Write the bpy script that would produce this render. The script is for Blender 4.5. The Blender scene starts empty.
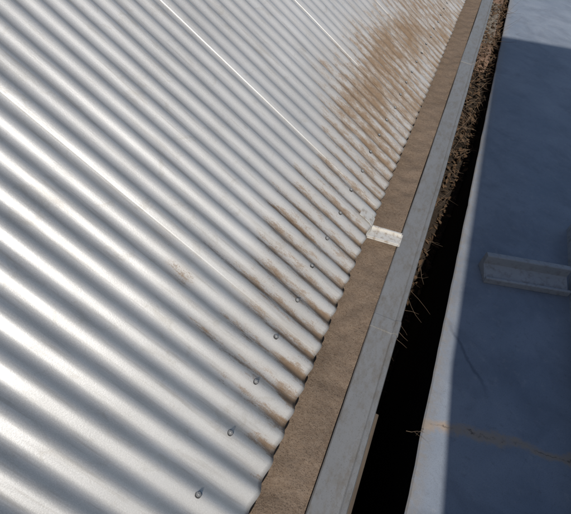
import bpy, bmesh, math, random
from mathutils import Vector as V, Matrix, noise
random.seed(4)
sc=bpy.context.scene
sc.view_settings.view_transform='Standard'; sc.view_settings.look='None'; sc.view_settings.exposure=0

# ---------------------------------------------------------------- helpers
def empty(name):
    o=bpy.data.objects.new(name,None); sc.collection.objects.link(o); return o
def mesh(name,vs,fs,mat,parent=None,smooth=False,bevel=0):
    me=bpy.data.meshes.new(name); me.from_pydata([tuple(v) for v in vs],[],fs); me.update()
    bm=bmesh.new(); bm.from_mesh(me); bmesh.ops.recalc_face_normals(bm,faces=bm.faces) if not smooth else None
    bm.to_mesh(me); bm.free()
    o=bpy.data.objects.new(name,me); sc.collection.objects.link(o)
    if mat: me.materials.append(mat)
    if smooth:
        for p in me.polygons:p.use_smooth=True
    if parent:o.parent=parent
    if bevel:
        m=o.modifiers.new('b','BEVEL');m.width=bevel;m.segments=2;m.limit_method='ANGLE'
    return o
def box(name,x0,x1,y0,y1,z0,z1,mat,parent=None,bevel=0):
    vs=[(x,y,z) for x in(x0,x1) for y in(y0,y1) for z in(z0,z1)]
    fs=[(0,1,3,2),(4,6,7,5),(0,4,5,1),(2,3,7,6),(0,2,6,4),(1,5,7,3)]
    return mesh(name,vs,fs,mat,parent,bevel=bevel)
class M:
    def __init__(s,name,rough=.8,metal=0,spec=.3):
        s.m=bpy.data.materials.new(name); s.m.use_nodes=True
        s.t=s.m.node_tree; s.b=s.t.nodes['Principled BSDF']
        s.b.inputs['Roughness'].default_value=rough; s.b.inputs['Metallic'].default_value=metal
        s.b.inputs['Specular IOR Level'].default_value=spec
        s.co=s.t.nodes.new('ShaderNodeTexCoord').outputs['Object']
    def n(s,t): return s.t.nodes.new(t)
    def l(s,a,b): s.t.links.new(a,b)
    def scale(s,v,rot=(0,0,0)):
        n=s.n('ShaderNodeMapping'); n.inputs['Scale'].default_value=v; n.inputs['Rotation'].default_value=rot
        s.l(s.co,n.inputs[0]); return n.outputs[0]
    def noise(s,sc_,det=4,rough=.6,vec=None,dist=0):
        n=s.n('ShaderNodeTexNoise'); n.inputs['Scale'].default_value=sc_; n.inputs['Detail'].default_value=det
        n.inputs['Roughness'].default_value=rough; n.inputs['Distortion'].default_value=dist
        s.l(vec or s.co,n.inputs['Vector']); return n.outputs['Fac']
    def ramp(s,fac,stops):
        n=s.n('ShaderNodeValToRGB'); e=n.color_ramp.elements
        while len(e)<len(stops): e.new(.5)
        for k,(p,c) in zip(e,stops):
            k.position=p; k.color=(c,c,c,1) if not hasattr(c,'__len__') else (*c,1)
        s.l(fac,n.inputs[0]); return n.outputs[0]
    def mix(s,f,a,b,mode='MIX'):
        n=s.n('ShaderNodeMix'); n.data_type='RGBA'; n.blend_type=mode
        for i,x in ((0,f),(6,a),(7,b)):
            if hasattr(x,'links'): s.l(x,n.inputs[i])
            elif i==0: n.inputs[0].default_value=x
            else: n.inputs[i].default_value=(*x,1)
        return n.outputs[2]
    def math(s,op,a,b=0,c=None,clamp=False):
        n=s.n('ShaderNodeMath'); n.operation=op; n.use_clamp=clamp
        for i,x in enumerate((a,b,c)):
            if x is None: continue
            if hasattr(x,'links'): s.l(x,n.inputs[i])
            else: n.inputs[i].default_value=x
        return n.outputs[0]
    def sep(s):
        n=s.n('ShaderNodeSeparateXYZ'); s.l(s.co,n.inputs[0]); return n.outputs
    def attr(s,name):
        n=s.n('ShaderNodeAttribute'); n.attribute_name=name; return n.outputs['Fac']
    def col(s,c): s.l(c,s.b.inputs['Base Color'])
    def bump(s,h,st,dist=.005):
        n=s.n('ShaderNodeBump'); n.inputs['Strength'].default_value=st; n.inputs['Distance'].default_value=dist
        s.l(h,n.inputs['Height']); s.l(n.outputs[0],s.b.inputs['Normal'])

# ---------------------------------------------------------------- materials
TH=math.radians(28); PITCH=.0762; Y0=.266
# galvanised roof
g=M('galvanised_steel',.4,1,.5)
big=g.noise(2.6,3,.6); fine=g.noise(420,1,.6); mid=g.noise(30,3,.6,vec=g.scale((.35,1,.35)))
base=g.mix(g.ramp(big,[(.3,0),(.7,1)]),(.44,.44,.43),(.54,.54,.53))
base=g.mix(g.ramp(mid,[(.35,0),(.75,.4)]),base,(.35,.345,.33))
base=g.mix(g.ramp(fine,[(.4,0),(.7,.3)]),base,(.68,.68,.67))
run=g.noise(70,3,.65,vec=g.scale((.06,1,.06)))
base=g.mix(g.ramp(run,[(.54,0),(.70,.45)]),base,(.31,.295,.27))
scf=g.noise(13,5,.75,dist=.8)
base=g.mix(g.ramp(scf,[(.57,0),(.68,.4)]),base,(.35,.33,.29))
dirtA=g.attr('dirt')
dn=g.noise(46,6,.74,vec=g.scale((.24,1.0,.24))); dn2=g.noise(260,3,.7)
nz=g.math('ADD',g.math('MULTIPLY',g.math('SUBTRACT',dn,.5),2.0),g.math('MULTIPLY',g.math('SUBTRACT',dn2,.5),.7))
d=g.math('SUBTRACT',g.math('ADD',dirtA,nz),.30)
dm=g.math('MULTIPLY',g.ramp(d,[(.0,0),(.14,.5),(.45,.96)]),g.ramp(dirtA,[(.05,0),(.2,1)]))
dirtc=g.mix(g.noise(60,2),(.155,.102,.063),(.27,.195,.13))
film=g.math('MULTIPLY',g.ramp(dirtA,[(.05,0),(.6,.75)]),g.ramp(dn,[(.3,.3),(.6,1)]))
base=g.mix(film,base,(.34,.28,.215))
g.col(g.mix(dm,base,dirtc))
g.l(g.math('SUBTRACT',.34,g.math('MULTIPLY',g.math('MAXIMUM',dm,film),.34)),g.b.inputs['Metallic'])
g.l(g.math('ADD',g.math('MULTIPLY',dm,.4),g.ramp(mid,[(.3,.41),(.8,.54)])),g.b.inputs['Roughness'])
g.l(g.math('SUBTRACT',.5,g.math('MULTIPLY',dm,.4)),g.b.inputs['Specular IOR Level'])
g.bump(g.math('ADD',g.math('MULTIPLY',dn2,.5),g.math('MULTIPLY',fine,.25)),.35,.0010)

silt=M('dry_silt',.95,0,.15)
c=silt.mix(silt.noise(7,4,.6),(.15,.105,.071),(.225,.165,.118))
c=silt.mix(silt.ramp(silt.noise(2.3,4,.65),[(.42,0),(.62,.6)]),c,(.125,.088,.06))
c=silt.mix(silt.ramp(silt.noise(90,4,.7),[(.35,0),(.75,.55)]),c,(.28,.22,.165))
c=silt.mix(silt.ramp(silt.noise(260,2,.5),[(.56,0),(.68,.75)]),c,(.07,.05,.037))
silt.col(c); silt.bump(silt.math('ADD',silt.noise(35,5,.7),silt.math('MULTIPLY',silt.noise(300,2),.25)),.8,.006)

gut=M('weathered_gutter_steel',.5,.35,.4)
c=gut.mix(gut.noise(9,4,.6,vec=gut.scale((1,.3,1))),(.21,.21,.205),(.30,.30,.295))
c=gut.mix(gut.ramp(gut.noise(50,5,.7,vec=gut.scale((1,.4,1))),[(.46,0),(.68,.7)]),c,(.19,.165,.13))
c=gut.mix(gut.ramp(gut.noise(320,2),[(.6,0),(.7,.5)]),c,(.10,.09,.08))
gut.col(c); gut.bump(gut.noise(120,4),.2,.001)

brk=M('bracket_zinc',.5,.2,.4)
c=brk.mix(brk.noise(60,4,.7),(.68,.67,.63),(.52,.49,.44))
c=brk.mix(brk.ramp(brk.noise(45,4,.7),[(.5,0),(.66,.8)]),c,(.32,.25,.18)); brk.col(c); brk.bump(brk.noise(150,3),.3,.001)

# painted concrete slab
s=M('painted_concrete',.6,0,.35)
X_,Y_,Z_=s.sep()[:3]
c=s.mix(s.ramp(s.noise(2.6,5,.6),[(.3,0),(.7,1)]),(.19,.225,.275),(.27,.30,.345))
c=s.mix(s.ramp(s.noise(4,5,.65,dist=.6),[(.46,0),(.70,.6)]),c,(.14,.16,.195))
c=s.mix(s.ramp(s.noise(24,5,.7),[(.56,0),(.76,.4)]),c,(.36,.365,.37))
c=s.mix(s.ramp(s.noise(45,5,.75),[(.56,0),(.68,.35)]),c,(.14,.14,.145))
c=s.mix(s.ramp(s.noise(260,3,.6),[(.52,0),(.70,.45)]),c,(.12,.12,.13))
wob=s.math('MULTIPLY',s.math('SUBTRACT',s.noise(7,5,.65),.5),.13)
crack=s.math('ADD',s.math('SUBTRACT',s.math('SUBTRACT',Y_,s.math('MULTIPLY',X_,.218)),.81),wob)
ac=s.math('ABSOLUTE',s.math('ADD',crack,s.math('MULTIPLY',s.math('SUBTRACT',s.noise(55,4,.7),.5),.025)))
wide=s.math('MULTIPLY',s.ramp(ac,[(.010,.9),(.028,0)]),s.ramp(s.noise(18,5,.7),[(.3,.55),(.5,1)]))
c=s.mix(wide,c,(.37,.29,.22))
thin=s.math('MULTIPLY',s.ramp(ac,[(.0012,.8),(.004,0)]),s.ramp(s.noise(15,3),[(.42,0),(.55,1)]))
c=s.mix(thin,c,(.08,.06,.05))
wob2=s.math('MULTIPLY',s.math('SUBTRACT',s.noise(11,4,.6),.5),.10)
cr2=s.math('ABSOLUTE',s.math('ADD',s.math('ADD',s.math('ADD',Y_,s.math('MULTIPLY',X_,1.3)),-2.02),wob2))
lim=s.ramp(X_,[(.46,0),(.50,1),(.62,1),(.68,0)])
c=s.mix(s.math('MULTIPLY',s.ramp(cr2,[(.004,.5),(.02,0)]),lim),c,(.06,.07,.10))
edge=s.math('MULTIPLY',s.ramp(X_,[(.455,1),(.51,0)]),s.ramp(s.noise(40,4,.7),[(.35,.1),(.6,.8)]))
c=s.mix(edge,c,(.25,.225,.195))
s.col(c); s.bump(s.math('ADD',s.noise(60,4,.6),s.math('MULTIPLY',s.noise(5,3),.5)),.25,.002)

con=M('grey_render',.85); c=con.mix(con.noise(6,5,.65),(.27,.285,.30),(.42,.425,.43)); c=con.mix(con.ramp(con.noise(35,5,.7),[(.5,0),(.68,.6)]),c,(.19,.175,.155)); con.col(c); con.bump(con.noise(70,4),.4,.003)
dark=M('dark_soil',.95,0,.1); dark.col(dark.mix(dark.noise(20,5,.7),(.018,.014,.011),(.05,.038,.028))); dark.bump(dark.noise(40,5),.8,.02)  # very dark brown soil for gap floor and debris bank
gap_shade=M('shade_blackened_wall',.95,0,.1); gap_shade.col(gap_shade.mix(gap_shade.noise(12,5,.7),(.012,.011,.010),(.04,.035,.03)))  # wall colour near black: deep shade of the gap painted in
gnd=M('ground_soil',.95,0,.1); gnd.col(gnd.mix(gnd.noise(.6,6,.7),(.10,.075,.05),(.17,.13,.09))); gnd.bump(gnd.noise(9,5),.5,.05)
timber=M('old_timber',.8); timber.col(timber.mix(timber.noise(25,4,.6,vec=timber.scale((6,.5,6))),(.06,.045,.035),(.17,.135,.10))); timber.bump(timber.noise(60,3,vec=timber.scale((6,.4,6))),.5,.002)
brick=M('clay_brick',.9,0,.15); brick.col(brick.mix(brick.noise(18,5,.7),(.16,.09,.06),(.29,.20,.145))); brick.bump(brick.noise(90,4),.5,.003)
mort=M('mortar',.95,0,.15); mort.col(mort.mix(mort.noise(40,4),(.16,.135,.11),(.25,.22,.18)))
leaf=M('dry_leaf',.8,0,.2); leaf.col(leaf.mix(leaf.noise(14,3),(.03,.018,.011),(.15,.095,.055)))
twg=M('dry_twig',.85,0,.2); twg.col(twg.mix(twg.noise(14,3),(.06,.04,.028),(.22,.16,.11)))
scr=M('screw_zinc',.65,.35,.35); scr.col(scr.mix(scr.noise(200,3),(.24,.24,.24),(.40,.40,.39)))
rub=M('rubber_washer',.8,0,.2); rub.col(rub.mix(rub.noise(200,2),(.03,.03,.03),(.06,.06,.06)))

# ---------------------------------------------------------------- roof
roof=empty('corrugated_metal_roof')
Sw=V((math.cos(TH),0,-math.sin(TH))); Nw=V((math.sin(TH),0,math.cos(TH)))
AMP=.0085
def sm(a,b,x):
    t=max(0,min(1,(x-a)/(b-a))); return t*t*(3-2*t)
def prof(y):
    return AMP*math.cos(2*math.pi*(y-Y0)/PITCH)
def blob(u,y,cu,cy,ru,ry):
    return math.exp(-((u-cu)/ru)**2-((y-cy)/ry)**2)
def dirt(u,y):
    v=.5-.5*math.cos(2*math.pi*(y-Y0+PITCH*.12)/PITCH)   # 1 in valley
    e=.78*math.exp(-(u/.10)**2)*sm(.2,.6,y)*(.12+.88*v)
    nn=noise.noise(V((u*4,y*3.4,1.3)))
    reach=.22+.18*sm(.45,.8,y)+.10*nn-.06*sm(1.25,1.5,y)*(1-sm(1.55,1.75,y))+.20*sm(1.6,2.1,y)*(1-sm(3.2,4.6,y))
    f=(1-sm(reach*.5,reach*1.3,u))*sm(.35,.7,y)
    w_=.15+.24*sm(1.5,2.0,y)+.18*noise.noise(V((u*6,y*5,7)))
    d=f*(w_+.34*v)
    d+=.36*blob(u,y,.34,.60,.06,.03)*(.4+.6*v)+.36*blob(u,y,.47,.69,.05,.03)+.24*blob(u,y,.57,.75,.05,.04)+.3*blob(u,y,.40,.83,.10,.05)*v
    d+=.20*blob(u,y,.30,2.2,.16,.5)+.16*blob(u,y,.30,3.1,.15,.6)+.28*blob(u,y,.3,1.12,.09,.12)*v
    d=max(d,e)+.12*e
    return max(0,min(d,.85))
us=[i*.011 for i in range(65)]; 
while us[-1]<4.2: us.append(us[-1]+.08)
LAP0=Y0+7*PITCH   # crest carrying the lap
def z_warp(u,y): return .0022*noise.noise(V((u*1.2,y*1.7,5)))+.0012*noise.noise(V((u*5,y*9,2)))
k=-2
while True:
    ys=LAP0+k*10*PITCH-.36*PITCH; ye=LAP0+(k+1)*10*PITCH+.55*PITCH
    if ys>11: break
    n=int(round((ye-ys)/PITCH*14))
    vs=[];dv=[]; shf=random.uniform(-.003,.003)
    for u in us:
        for j in range(n+1):
            y=ys+(ye-ys)*j/n
            up=.0018*(1-sm(ys+.8*PITCH,ys+1.5*PITCH,y))+.0007*noise.noise(V((u*9,k,3)))*(1-sm(ys,ys+.5*PITCH,y))
            edgeN=.0012*noise.noise(V((y*30,k,0)))+shf if u==0 else 0
            P=-Sw*(u+edgeN)+Nw*(prof(y)*(1+.08*noise.noise(V((y*7,u,k))))+up+z_warp(u,y)); P.y=y
            vs.append(P); dv.append(dirt(u,y))
    fs=[(a*(n+1)+j,a*(n+1)+j+1,(a+1)*(n+1)+j+1,(a+1)*(n+1)+j) for a in range(len(us)-1) for j in range(n)]
    o=mesh('roof_sheet',vs,fs,g.m,roof,smooth=True)
    at=o.data.attributes.new('dirt','FLOAT','POINT'); at.data.foreach_set('value',dv)
    m=o.modifiers.new('s','SOLIDIFY'); m.thickness=.0006; m.offset=0
    k+=1
def ring(bm,c,r,z,n,rot=0): return [bm.verts.new((c[0]+r*math.cos(rot+2*math.pi*i/n),c[1]+r*math.sin(rot+2*math.pi*i/n),z)) for i in range(n)]
def screw_mesh():
    bm=bmesh.new()
    def stack(levels,n,rot=0,mi=0):
        pr=None
        for r,z in levels:
            rg=ring(bm,(0,0),r,z,n,rot)
            if pr:
                for i in range(n):
                    f_=bm.faces.new((pr[i],pr[(i+1)%n],rg[(i+1)%n],rg[i])); f_.material_index=mi
            pr=rg
        f_=bm.faces.new(pr); f_.material_index=mi
    stack([(.0076,-.004),(.0076,.0010)],20,0,1)
    stack([(.0068,.0010),(.0065,.0019)],20)
    stack([(.0044,.0019),(.0044,.0048),(.0036,.0055)],6,.3)
    me=bpy.data.meshes.new('screw'); bm.to_mesh(me); bm.free(); me.materials.append(scr.m); me.materials.append(rub.m); return me
sm_=screw_mesh(); i=-6
while Y0+i*2*PITCH<10.5:
    y=Y0+i*2*PITCH; u=.142+random.uniform(-.006,.006)
    for uu in (u,u+1.55,u+2.8):
        o=bpy.data.objects.new('roof_screw',sm_); sc.collection.objects.link(o); o.parent=roof
        P=-Sw*uu+Nw*(prof(y)+.0012+z_warp(uu,y)); P.y=y+random.uniform(-.002,.002); o.location=P
        o.rotation_euler=(random.uniform(-.06,.06),TH+random.uniform(-.06,.06),random.uniform(0,1))
    i+=1
YA,YB=-1.4,11.0
def extr(name,prof_,mat,parent,y0=YA,y1=YB,closed=True,smooth=False,seg=1,jit=0):
    vs=[];n=len(prof_)
    for a in range(seg+1):
        y=y0+(y1-y0)*a/seg; jx=jit*noise.noise(V((y*1.3,3,1))) ; jz=jit*noise.noise(V((y*1.1,8,1)))
        for x,z in prof_: vs.append((x+jx,y,z+jz))
    fs=[]
    for a in range(seg):
        for q in range(n if closed else n-1):
            fs.append((a*n+q,a*n+(q+1)%n,(a+1)*n+(q+1)%n,(a+1)*n+q))
    if closed: fs+= [tuple(range(n)),tuple(range(seg*n,seg*n+n))]
    return mesh(name,vs,fs,mat,parent,smooth=smooth)

house=empty('roofed_building')
box('wall',-3.6,.12,YA,YB,-3.2,-.20,gap_shade.m,house)
box('eave_board',-.11,-.085,YA,YB,-.19,.02,timber.m,house)

# ---------------------------------------------------------------- gutter
gutter=empty('box_gutter')
LZ=-.030
def lipw(y): return .006*noise.noise(V((y*1.3,3,1))), .006*noise.noise(V((y*1.1,8,1)))
extr('gutter_trough',[(-.082,.012),(-.080,.012),(-.080,-.148),(.128,-.148),(.128,LZ-.004),(.131,LZ),(.203,LZ+.001),(.207,LZ+.006),(.214,LZ+.010),(.220,LZ+.008),(.223,LZ+.001),(.223,LZ-.17),(.218,LZ-.17),(.218,LZ-.006),(.132,LZ-.005),(.132,-.152),(-.082,-.152)],gut.m,gutter,seg=60,jit=.006)
for yj in (.98,3.35,5.8,8.2):
    jx,jz=lipw(yj)
    extr('joint_cover',[(.1275+jx,LZ-.008+jz),(.1275+jx,LZ+jz),(.130+jx,LZ+.003+jz),(.202+jx,LZ+.0042+jz),(.206+jx,LZ+.0092+jz),(.214+jx,LZ+.013+jz),(.222+jx,LZ+.0105+jz),(.2255+jx,LZ+.001+jz),(.2255+jx,LZ-.06+jz),(.2235+jx,LZ-.06+jz),(.2235+jx,LZ-.008+jz)],gut.m,gutter,yj-.0,yj+.055)
bm_v=[];nx,ny=22,900
for a in range(ny+1):
    y=YA+.01+(YB-YA-.02)*a/ny
    for b in range(nx+1):
        x=-.078+.204*b/nx
        z=-.062+.012*noise.noise(V((x*6,y*2.2,0)))+.007*noise.noise(V((x*22,y*17,0)))+.010*(abs(x-.03)/.1)**2
        bm_v.append((x,y,z))
fs=[(a*(nx+1)+b,a*(nx+1)+b+1,(a+1)*(nx+1)+b+1,(a+1)*(nx+1)+b) for a in range(ny) for b in range(nx)]
mesh('dry_silt_bed',bm_v,fs,silt.m,None,smooth=True)
br=empty('gutter_bracket')
def strap(name,pts,y0,y1,th,mat,parent,skew=0):
    vs=[]
    for x,z in pts:
        for y in(y0,y1):
            vs+= [(x,y+skew*x,z),(x,y+skew*x,z-th)]
    fs=[];n=len(pts)
    for i in range(n-1):
        a=i*4;b=a+4
        fs+=[(a,a+2,b+2,b),(a+1,b+1,b+3,a+3),(a,b,b+1,a+1),(a+2,a+3,b+3,b+2)]
    fs+=[(0,1,3,2),((n-1)*4,(n-1)*4+2,(n-1)*4+3,(n-1)*4+1)]
    return mesh(name,vs,fs,mat,parent,bevel=.0008)
strap('strap_plate',[(-.03,-.028),(.0,-.026),(.126,-.024),(.134,-.021)],1.375,1.445,.004,brk.m,br,.12)
strap('strap_rib',[(.0,-.016),(.128,-.014)],1.375,1.383,.010,brk.m,br,.12)
strap('strap_rib',[(.0,-.016),(.128,-.014)],1.437,1.445,.010,brk.m,br,.12)
tab=[(-.055,.050),(-.03,.037),(-.008,.024),(.006,.010),(.008,-.022)]
strap('hook_tab',tab,1.405,1.455,.003,brk.m,br,.05)

# ---------------------------------------------------------------- neighbouring slab
slab=empty('concrete_slab_roof')
SZ=-.35
vs=[];n=300
for a in range(n+1):
    y=-2.5+15*a/n
    jx=.45+.003*noise.noise(V((y*5,0,0)))+.002*noise.noise(V((y*22,0,0)))
    vs+=[(4.6,y,SZ),(jx+.006,y,SZ),(jx,y,SZ-.005),(jx+.004,y,SZ-.025),(4.6,y,SZ-.025)]
fs=[]
for a in range(n):
    for q in range(4): fs.append((a*5+q,a*5+q+1,(a+1)*5+q+1,(a+1)*5+q))
mesh('slab_deck',vs,fs,s.m,slab)
box('slab_wall',.49,4.55,-2.5,12.4,-3.2,SZ-.028,gap_shade.m,slab)
par=empty('low_parapet_wall')
extr('upstand',[(1.005,SZ),(1.0,SZ+.10),(1.012,SZ+.108),(1.14,SZ+.108),(1.15,SZ+.1),(1.15,SZ)],con.m,par,-.35,2.40,seg=30,jit=.003)
ch=empty('metal_channel')
p0=V((.592,1.735,0)); p1=V((.995,1.862,0)); ax=(p1-p0).normalized(); nr=V((-ax.y,ax.x,0))
sec=[(0,0),(0,.030),(.004,.034),(.012,.034),(.016,.030),(.016,.016),(.052,.030),(.088,.044),(.092,.088),(.096,.092),(.118,.092),(.122,.088),(.122,0)]
vs=[]
for P in (p0,p1):
    for a,b in sec: Q=P+nr*a; vs.append((Q.x,Q.y,SZ+b+.001))
n=len(sec)
fs=[(q,(q+1)%n,n+(q+1)%n,n+q) for q in range(n)]+[tuple(range(n)),tuple(range(n,2*n))]
mesh('channel_section',vs,fs,con.m,ch,bevel=.0015)

# tall building behind the viewpoint that shades the slab
el=math.radians(43); sxy=V((.026,-1)).normalized()
can=empty('neighbouring_building')
H=6.1*math.tan(el)
def block(name,poly,z0,z1):
    n=len(poly)
    vs=[(x,y,z0) for x,y in poly]+[(x,y,z1) for x,y in poly]
    fs=[tuple(range(n)),tuple(range(n,2*n))]+[(q,(q+1)%n,n+(q+1)%n,n+q) for q in range(n)]
    mesh(name,vs,fs,con.m,can)
hj=SZ+2.2*math.tan(el)
block('lower_wall',[(.635,-.99),(1.2,-.74),(6.49,.79),(6.49,-5),(.99,-5)],SZ-.1,hj)
block('upper_wall',[(.570,-1.0),(1.2,-.75),(6.5,.8),(6.5,-5.02),(.93,-5.02)],hj+.002,SZ+H)
for k in range(3):
    for zz in (.9,3.2):
        a=V((1.5+1.5*k,-.75+(.3+1.5*k)*.2925,0)); b_=a+V((.9,.9*.2925,0)); nn=V((-.28,.96,0))
        vs=[]
        for off in (-.02,.03):
            for P in (a,b_):
                for z in (zz,zz+1.2): Q=P+nn*off; vs.append((Q.x,Q.y,SZ+z))
        mesh('window',vs,[(0,1,3,2),(4,6,7,5),(0,4,5,1),(2,3,7,6),(0,2,6,4),(1,5,7,3)],rub.m,can)

# ---------------------------------------------------------------- gap between
box('added_shade_pier',.235,.44,-2.4,.40,-3.1,-.37,gap_shade.m,None)  # unseen block added to keep sun out of the near gap
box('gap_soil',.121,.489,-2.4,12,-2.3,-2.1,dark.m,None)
box('timber_batten',.250,.300,-.2,.90,-.46,-.41,timber.m,None,bevel=.003)
bw=empty('brick_wall')
box('mortar_core',.245,.385,4.56,12,-1.1,-.392,mort.m,bw)
y=4.5
while y<11.9:
    for zz in (-.40,-.475,-.55):
        o=box('brick',.235+random.uniform(-.004,.004),.392+random.uniform(-.004,.004),y,y+.205,zz-.06,zz+random.uniform(-.003,.003)+.008,brick.m,bw,bevel=.004)
    y+=.217
vs=[];fs=[]
def addleaf(P,L,W):
    a=random.uniform(0,6.28); t=random.uniform(-.7,.7); t2=random.uniform(-.7,.7)
    R=Matrix.Rotation(a,3,'Z')@Matrix.Rotation(t,3,'X')@Matrix.Rotation(t2,3,'Y')
    b=len(vs); cu=random.uniform(.1,.35)*W
    for q in ((-L/2,0,0),(-L*.15,W/2,cu),(L*.2,W*.4,cu),(L/2,0,cu*.5),(L*.2,-W*.4,cu),(-L*.15,-W/2,cu),(0,0,0)): vs.append(P+R@V(q))
    for i in range(6): fs.append((b+i,b+(i+1)%6,b+6))
def bank(y): return -1.5+.86*sm(1.5,3.5,y)+.08*noise.noise(V((0,y*2.1,4)))+.16*sm(3.9,4.5,y)
for i in range(2800):
    y=random.uniform(1.6,9)
    P=V((random.uniform(.235,.47),y,bank(y)+.03+random.uniform(-.05,.07)))
    addleaf(P,random.uniform(.02,.06),random.uniform(.008,.025))
for i in range(330):
    y=random.triangular(4.4,9,4.5)
    P=V((random.uniform(.235,.43),y,-.385+random.uniform(-.0,.01)))
    addleaf(P,random.uniform(.02,.06),random.uniform(.008,.025))
mesh('leaf_litter',vs,fs,leaf.m)
vs=[];fs=[]
def twig(P,D,L,r,n=5):
    pts=[];d=D.normalized()
    for i in range(n+1):
        pts.append(P.copy()); P=P+d*(L/n); d=(d+V([random.uniform(-.25,.25) for _ in range(3)])).normalized()
    b=len(vs)
    for i,p in enumerate(pts):
        rr=r*(1-.75*i/n)
        for q in range(4): vs.append(p+V((rr*math.cos(q*1.57),0,rr*math.sin(q*1.57))) if abs(d.y)>.5 else p+V((0,rr*math.cos(q*1.57),rr*math.sin(q*1.57))))
    for i in range(n):
        for q in range(4): fs.append((b+i*4+q,b+i*4+(q+1)%4,b+i*4+4+(q+1)%4,b+i*4+4+q))
for i in range(260):
    y=random.triangular(2.0,8,3.6)
    P=V((random.uniform(.24,.43),y,bank(y)+.08+random.uniform(-.06,.14)))
    twig(P,V((random.uniform(-.6,.6),random.uniform(-1,1),random.uniform(-.25,.35))),random.uniform(.08,.32),random.uniform(.001,.0028))
for i in range(40):
    y=random.uniform(1.3,4.2)
    P=V((.235,y,random.uniform(-.75,-.42)))
    twig(P,V((1,random.uniform(-1.2,1.2),random.uniform(-.4,.4))),random.uniform(.12,.24),random.uniform(.0008,.002))
mesh('dry_twigs',vs,fs,twg.m)
vs=[];fs=[];nx,ny=10,160
for a in range(ny+1):
    y=1.3+(11.5-1.3)*a/ny
    for b in range(nx+1):
        x=.225+.262*b/nx
        vs.append((x,y,bank(y)-.02+.03*noise.noise(V((x*10,y*4,0)))))
fs=[(a*(nx+1)+b,a*(nx+1)+b+1,(a+1)*(nx+1)+b+1,(a+1)*(nx+1)+b) for a in range(ny) for b in range(nx)]
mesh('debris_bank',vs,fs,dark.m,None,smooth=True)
vs=[];fs=[]
twig(V((.395,.85,-.346)),V((1,.25,.0)),.10,.0012); twig(V((.455,.885,-.346)),V((-.6,-.7,.05)),.05,.0009); twig(V((.425,.86,-.346)),V((.9,-.4,.02)),.06,.0008)
mesh('loose_twig',vs,fs,twg.m)

mesh('ground',[(-400,-400,-3.2),(400,-400,-3.2),(400,400,-3.2),(-400,400,-3.2)],[(0,1,2,3)],gnd.m)

# ---------------------------------------------------------------- light
sd=V((sxy.x*math.cos(el),sxy.y*math.cos(el),math.sin(el)))
az=math.atan2(sd.x,sd.y)
L=bpy.data.lights.new('sun','SUN'); L.energy=3.9; L.angle=math.radians(.5); L.color=(1,.955,.90)
lo=bpy.data.objects.new('sun',L); sc.collection.objects.link(lo); lo.rotation_euler=sd.to_track_quat('Z','Y').to_euler()
w=bpy.data.worlds.new('World'); sc.world=w; w.use_nodes=True
nt=w.node_tree; sky=nt.nodes.new('ShaderNodeTexSky'); sky.sky_type='NISHITA'; sky.sun_disc=False
sky.sun_elevation=el; sky.sun_rotation=az
bg=nt.nodes['Background']; bg.inputs[1].default_value=.092; nt.links.new(sky.outputs[0],bg.inputs[0])

# ---------------------------------------------------------------- camera
cd=bpy.data.cameras.new('camera'); co=bpy.data.objects.new('camera',cd); sc.collection.objects.link(co)
r=V((.9136,.3772,.1518)).normalized(); b=V((.1497,-.6591,.7370)); b=(b-r*b.dot(r)).normalized(); u=b.cross(r)
mw=Matrix((( r.x,u.x,b.x,.0136),(r.y,u.y,b.y,0),(r.z,u.z,b.z,1.2193),(0,0,0,1)))
co.matrix_world=mw
cd.sensor_fit='HORIZONTAL'; cd.sensor_width=36; cd.lens=463/571*36; cd.clip_start=.02; cd.clip_end=2000
sc.camera=co
